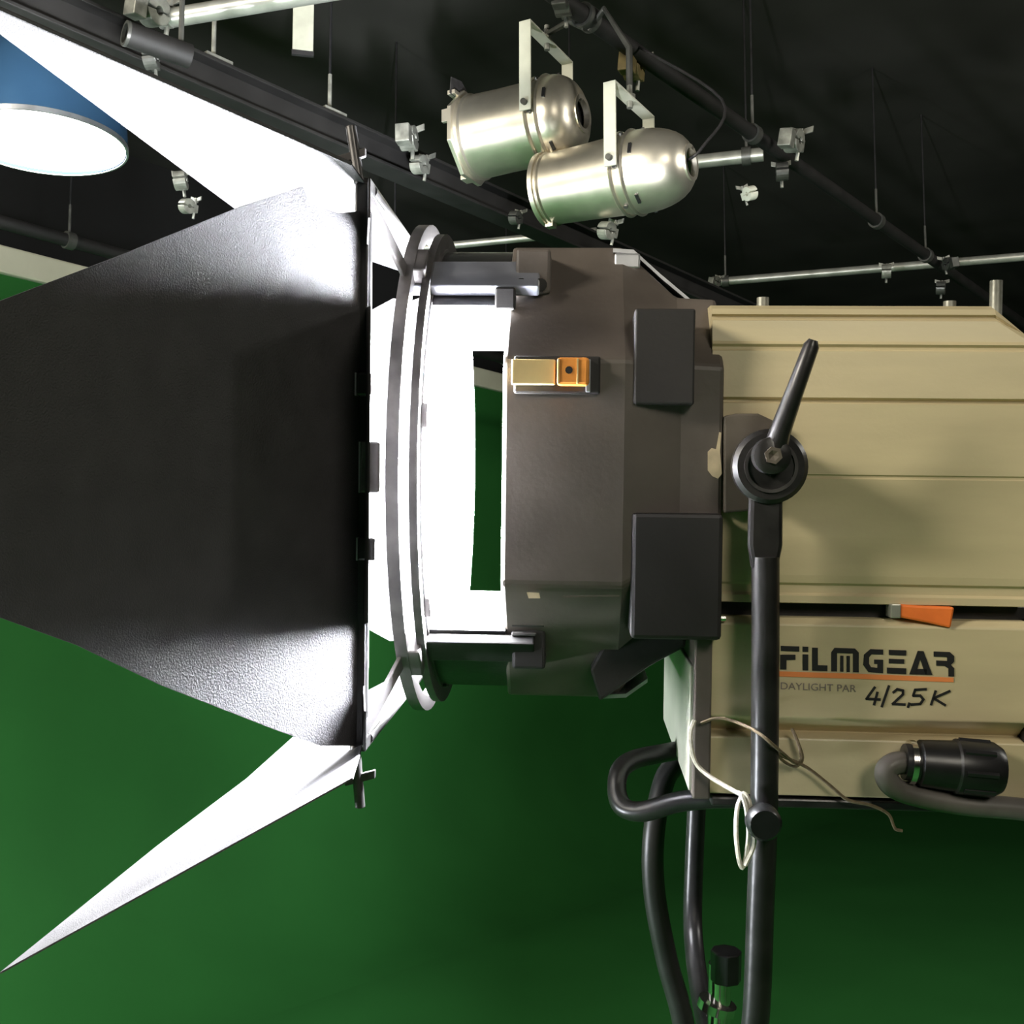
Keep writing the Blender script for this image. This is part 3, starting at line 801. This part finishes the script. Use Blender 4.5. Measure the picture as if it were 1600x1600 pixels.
def small_text(s, px0, py0, px1, h, m):
    cu = bpy.data.curves.new('small_print', 'FONT'); cu.body = s; cu.size = 1; cu.extrude = 0
    o = bpy.data.objects.new('small_print', cu); col.objects.link(o)
    dg = bpy.context.evaluated_depsgraph_get()
    me = bpy.data.meshes.new_from_object(o.evaluated_get(dg))
    bpy.data.objects.remove(o); bpy.data.curves.remove(cu)
    xs = [v_.co.x for v_ in me.vertices]; ys = [v_.co.y for v_ in me.vertices]
    x0, x1, y0, y1 = min(xs), max(xs), min(ys), max(ys)
    for v_ in me.vertices:
        u_ = (v_.co.x - x0) / (x1 - x0); t_ = (v_.co.y - y0) / (y1 - y0)
        px = px0 + u_ * (px1 - px0)
        v_.co = lp(px, py0 + (1 - t_) * h + (px - px0) * .037, YI - .0006)
    me.materials.append(M[m])
    r = bpy.data.objects.new('small_print', me); col.objects.link(r); r.parent = ign
    return r
small_text('DAYLIGHT PAR', 1220, 1066, 1338, 11, 'greyink')

# cable connector on the box
cn = MB(); c_ = lp(1490, 1197, YI - .02); e_ = lp(1412, 1190, YI - .02)
ax = (c_ - e_).normalized()
cn.lathe([(0, .010), (0, .0165), (.012, .0185), (.014, .0215), (.045, .0235), (.047, .0255), (.08, .0255), (.088, .021), (.09, 0)], e_, ax, 24)
con = cn.build('connector', 'blackplastic', ign, smooth=True)
g = MB(); g.lathe([(.004, .0172), (.004, .0205), (.009, .0205), (.009, .0172)], e_, ax, 20, closed=True); g.build('connector_ring', 'chrome', con, smooth=True)
for k in range(8):
    a_ = k / 8 * 2 * PI
    d_ = V((0, -math.cos(a_), math.sin(a_)))
    g = MB(); g.cyl(e_ + ax * .05 + d_ * .0245, e_ + ax * .078 + d_ * .0245, .003, 6); g.build('grip_rib', 'blackplastic', con)

# front loop handle under the box
hp = [(1205, 1247), (1120, 1247), (1060, 1253), (1005, 1268), (975, 1262), (964, 1238), (968, 1205), (990, 1187), (1030, 1178), (1062, 1172)]
pts = []
for i, (x_, y_) in enumerate(hp): pts.append(lp(x_, y_, -.17 + .028 * i / 2))
g = MB(); g.tube(smoothpath(pts, 5), .0105, 10); P(g, 'loop_handle', 'blackmetal', smooth=True)

# --- pivot: plate, disc, lever, bolt
pv = lp(1205, 728, -.245)
g = MB(); g.prism([lp(x_, y_, -.216) for x_, y_ in ((1131, 650), (1150, 646), (1185, 646), (1215, 660), (1215, 790), (1180, 798), (1131, 802))], (0, .012, 0)); P(g, 'pivot_plate', 'plate', bevel=.002)
yk_c = lp(1199, 729, -.24)
g = MB(); g.cyl(yk_c + V((0, .03, 0)), yk_c, .03, 24); P(g, 'pivot_boss', 'blackmetal', bevel=.002)
g = MB(); g.lathe([(0, .0), (0, .033), (.004, .034), (.016, .034), (.02, .030), (.02, 0)], yk_c, (0, -1, 0), 40); disc = P(g, 'pivot_disc', 'blackmetal', smooth=True)
g = MB(); g.lathe([(.019, .024), (.022, .024), (.022, .021), (.019, .021)], yk_c, (0, -1, 0), 36, closed=True); g.build('disc_groove', 'darksteel', disc, smooth=True)
lv = lp(1205, 712, -.272)
le = lp(1271, 531, -.29)
g = MB(); g.lathe([(-.01, 0), (-.01, .0165), (.008, .0165), (.01, .012), (.01, 0)], lv, (0, -1, 0), 24); hub = P(g, 'lever_hub', 'blackmetal', smooth=True)
g = MB(); g.tube([lv + V((.004, 0, .008)), lv * .8 + le * .2, lv * .4 + le * .6, lv * .05 + le * .95, le], [.0105, .0095, .0078, .007, .004], 12); g.build('lever', 'blackmetal', hub, smooth=True)
g = MB(); g.lathe([(0, 0), (0, .008), (.013, .008), (.013, .005), (.011, 0)], lv, (0, -1, 0), 6); g.build('pivot_bolt', 'plate', hub)
# --- yoke
g = MB()
fl_ = [(1196, 740, .0), (1197, 800, 0), (1197, 850, 0)]
yk = []
for x_, y_ in ((1196, 870), (1196, 1000), (1194, 1250), (1188, 1420), (1180, 1600)): yk.append(lp(x_, y_, -.247))
z0 = -.62
yk += [V((.236, -.235, z0 + .015)), V((.236, -.2, z0 - .02)), V((.236, 0, z0 - .03)), V((.236, .12, z0 - .025)), V((.236, .19, z0 - .005)), V((.2365, .225, z0 + .03)), V((.239, .24, -.52)), V((.242, .246, -.44)), V((.248, .247, -.3)), V((.25, .247, -.06))]
g.tube(smoothpath(yk, 7), .0128, 16)
yoke = P(g, 'yoke', 'blackmetal', smooth=True)
for (yy0, yy1) in ((-.254, -.24), (.236, .254)):
    if yy0 < 0: pp = [lp(x_, y_, -.254) for x_, y_ in ((1172, 770), (1224, 770), (1224, 852), (1216, 892), (1176, 892), (1170, 852))]
    else: pp = [V((.233, yy0, .04)), V((.268, yy0, .04)), V((.268, yy0, -.07)), V((.262, yy0, -.1)), V((.238, yy0, -.1)), V((.233, yy0, -.07))]
    g = MB(); g.prism([V((p_.x, yy0, p_.z)) for p_ in pp], (0, yy1 - yy0, 0))
    g.build('yoke_end', 'blackmetal', yoke, bevel=.004)
g = MB(); g.cyl((.25, .2, 0), (.25, .262, 0), .03, 20); g.build('far_pivot', 'blackmetal', yoke)
kq = lp(1190, 1279, -.262); g = MB(); g.lathe([(0, 0), (0, .014), (.003, .0158), (.016, .0158), (.02, .013), (.02, 0)], kq, (0, -1, 0), 20); kn = g.build('locking_knob', 'blackplastic', yoke, smooth=True)
# receiver bolt stack on the yoke's crossbar
bq = lp(1124, 1560, .0)
g = MB(); g.cyl((bq.x, 0, z0 - .04), (bq.x, 0, lp(1124, 1505, 0).z), .013, 14); g.build('receiver_bolt', 'chrome', yoke, smooth=True)
g = MB(); g.cyl((bq.x + .006, -.004, lp(1130, 1530, 0).z), (bq.x + .006, -.004, lp(1130, 1482, 0).z), .018, 8); g.build('receiver_nut', 'blackplastic', yoke, bevel=.002)
g = MB(); g.lathe([(0, .012), (0, .022), (.01, .022), (.01, .012)], (bq.x - .004, 0, lp(1124, 1578, 0).z), (.25, 0, 1), 16, closed=True); g.build('receiver_washer', 'chrome', yoke, smooth=True)

# ================================================================== stand below the lamp
sb = LM @ V((.236, 0, z0 - .04))
stand = thing('lamp_stand', 'dark wheeled lamp stand carrying the film lamp on its spigot', 'stand', (sb.x, sb.y, 0))
H = sb.z
g = MB(); g.cyl((0, 0, H - .16), (0, 0, H + .004), .014, 16); g.build('spigot', 'chrome', stand, smooth=True)
g = MB(); g.cyl((0, 0, .5), (0, 0, H - .08), .022, 20); g.build('upper_column', 'chrome', stand, smooth=True)
g = MB(); g.cyl((0, 0, .12), (0, 0, .75), .028, 20); g.build('lower_column', 'blackmetal', stand, smooth=True)
g = MB(); g.cyl((0, 0, .7), (0, 0, .78), .036, 20); g.build('column_collar', 'blackplastic', stand, bevel=.003)
for k in range(3):
    a_ = k * 2 * PI / 3 + .5; d_ = V((math.cos(a_), math.sin(a_), 0))
    g = MB(); g.tube([d_ * .02 + V((0, 0, .55)), d_ * .52 + V((0, 0, .1))], .013, 12); lg = g.build('leg', 'blackmetal', stand, smooth=True)
    g = MB(); g.cyl(d_ * .5 + V((0, 0, .05)) - V((d_.y, -d_.x, 0)) * .015, d_ * .5 + V((0, 0, .05)) + V((d_.y, -d_.x, 0)) * .015, .05, 20); g.build('castor', 'blackplastic', lg, bevel=.004)
    g = MB(); g.bar(d_ * .02 + V((0, 0, .16)), d_ * .3 + V((0, 0, .3)), .02, .006); g.build('brace', 'darksteel', lg)

# ================================================================== cables and ties
def lw(px, py, y): return LM @ lp(px, py, y)

def cable(name, label, pts, r, m, cat='cable', k=6, seg=10):
    pts = smoothpath(pts, k); o0 = pts[-1].copy()
    g = MB(); g.tube([p - o0 for p in pts], r, seg)
    o = g.build(name, m, None, smooth=True); o.location = o0
    return tag(o, label, cat)

fl = LM @ V((.1, .02, -.6)); 
cable('feeder_cable', 'thick dark cable hanging from lamp front down past the yoke', [LM @ V((.21, .03, -.285)), lw(1062, 1183, .0), lw(1038, 1220, -.01), lw(1022, 1300, -.02), lw(1022, 1390, -.02), lw(1042, 1500, -.02), lw(1068, 1600, -.02), lw(1085, 1750, .0),
       V((.28, 1.3, .7)), V((.3, 1.1, .2)), V((.3, .95, .0125))], .0125, 'rubber')
cable('power_cable', 'grey cable bending out of the black connector and off to the right', [LM @ (e_ + ax * .004), lw(1396, 1194, YI - .024), lw(1384, 1206, YI - .026), lw(1392, 1226, YI - .026), lw(1420, 1240, YI - .022), lw(1500, 1256, YI - .018), lw(1620, 1268, YI - .015), lw(1720, 1300, YI - .01),
       V((.72, 1.0, 1.0)), V((.75, .98, .4)), V((.8, .95, .0125))], .0105, 'greycable')
# wire rope tied round the yoke
YT = -.268
cable('wire_tie', 'pale thin wire looped over the box end and tied to the yoke', [lw(1085, 1125, -.212), lw(1078, 1150, -.214), lw(1086, 1190, -.214), lw(1110, 1214, -.22), lw(1145, 1235, -.235), lw(1158, 1243, -.25),
       lw(1152, 1262, -.258), lw(1150, 1300, -.262), lw(1154, 1340, -.264), lw(1160, 1356, -.264), lw(1166, 1335, -.264), lw(1170, 1300, -.266), lw(1166, 1262, -.266), lw(1160, 1240, -.262), lw(1170, 1250, -.264), lw(1176, 1290, -.266), lw(1178, 1320, -.266), lw(1164, 1352, -.266)], .0022, 'wire', 'wire', 4, 6)
cable('twine_tie', 'thin brown twine looping across the box and trailing below it', [lw(1095, 1130, -.212), lw(1120, 1122, -.215), lw(1150, 1128, -.225), lw(1185, 1145, -.262), lw(1215, 1170, -.262), lw(1245, 1194, -.215), lw(1254, 1184, -.213), lw(1246, 1158, -.212), lw(1238, 1140, -.211),
       lw(1246, 1158, -.214), lw(1252, 1182, -.216), lw(1244, 1198, -.214), lw(1225, 1190, -.214), lw(1214, 1178, -.23), lw(1228, 1184, -.218), lw(1262, 1200, -.214), lw(1300, 1230, -.215), lw(1325, 1250, -.216), lw(1360, 1258, -.216), lw(1388, 1272, -.214), lw(1398, 1294, -.212), lw(1410, 1298, -.212)], .0016, 'twine', 'twine', 4, 6)
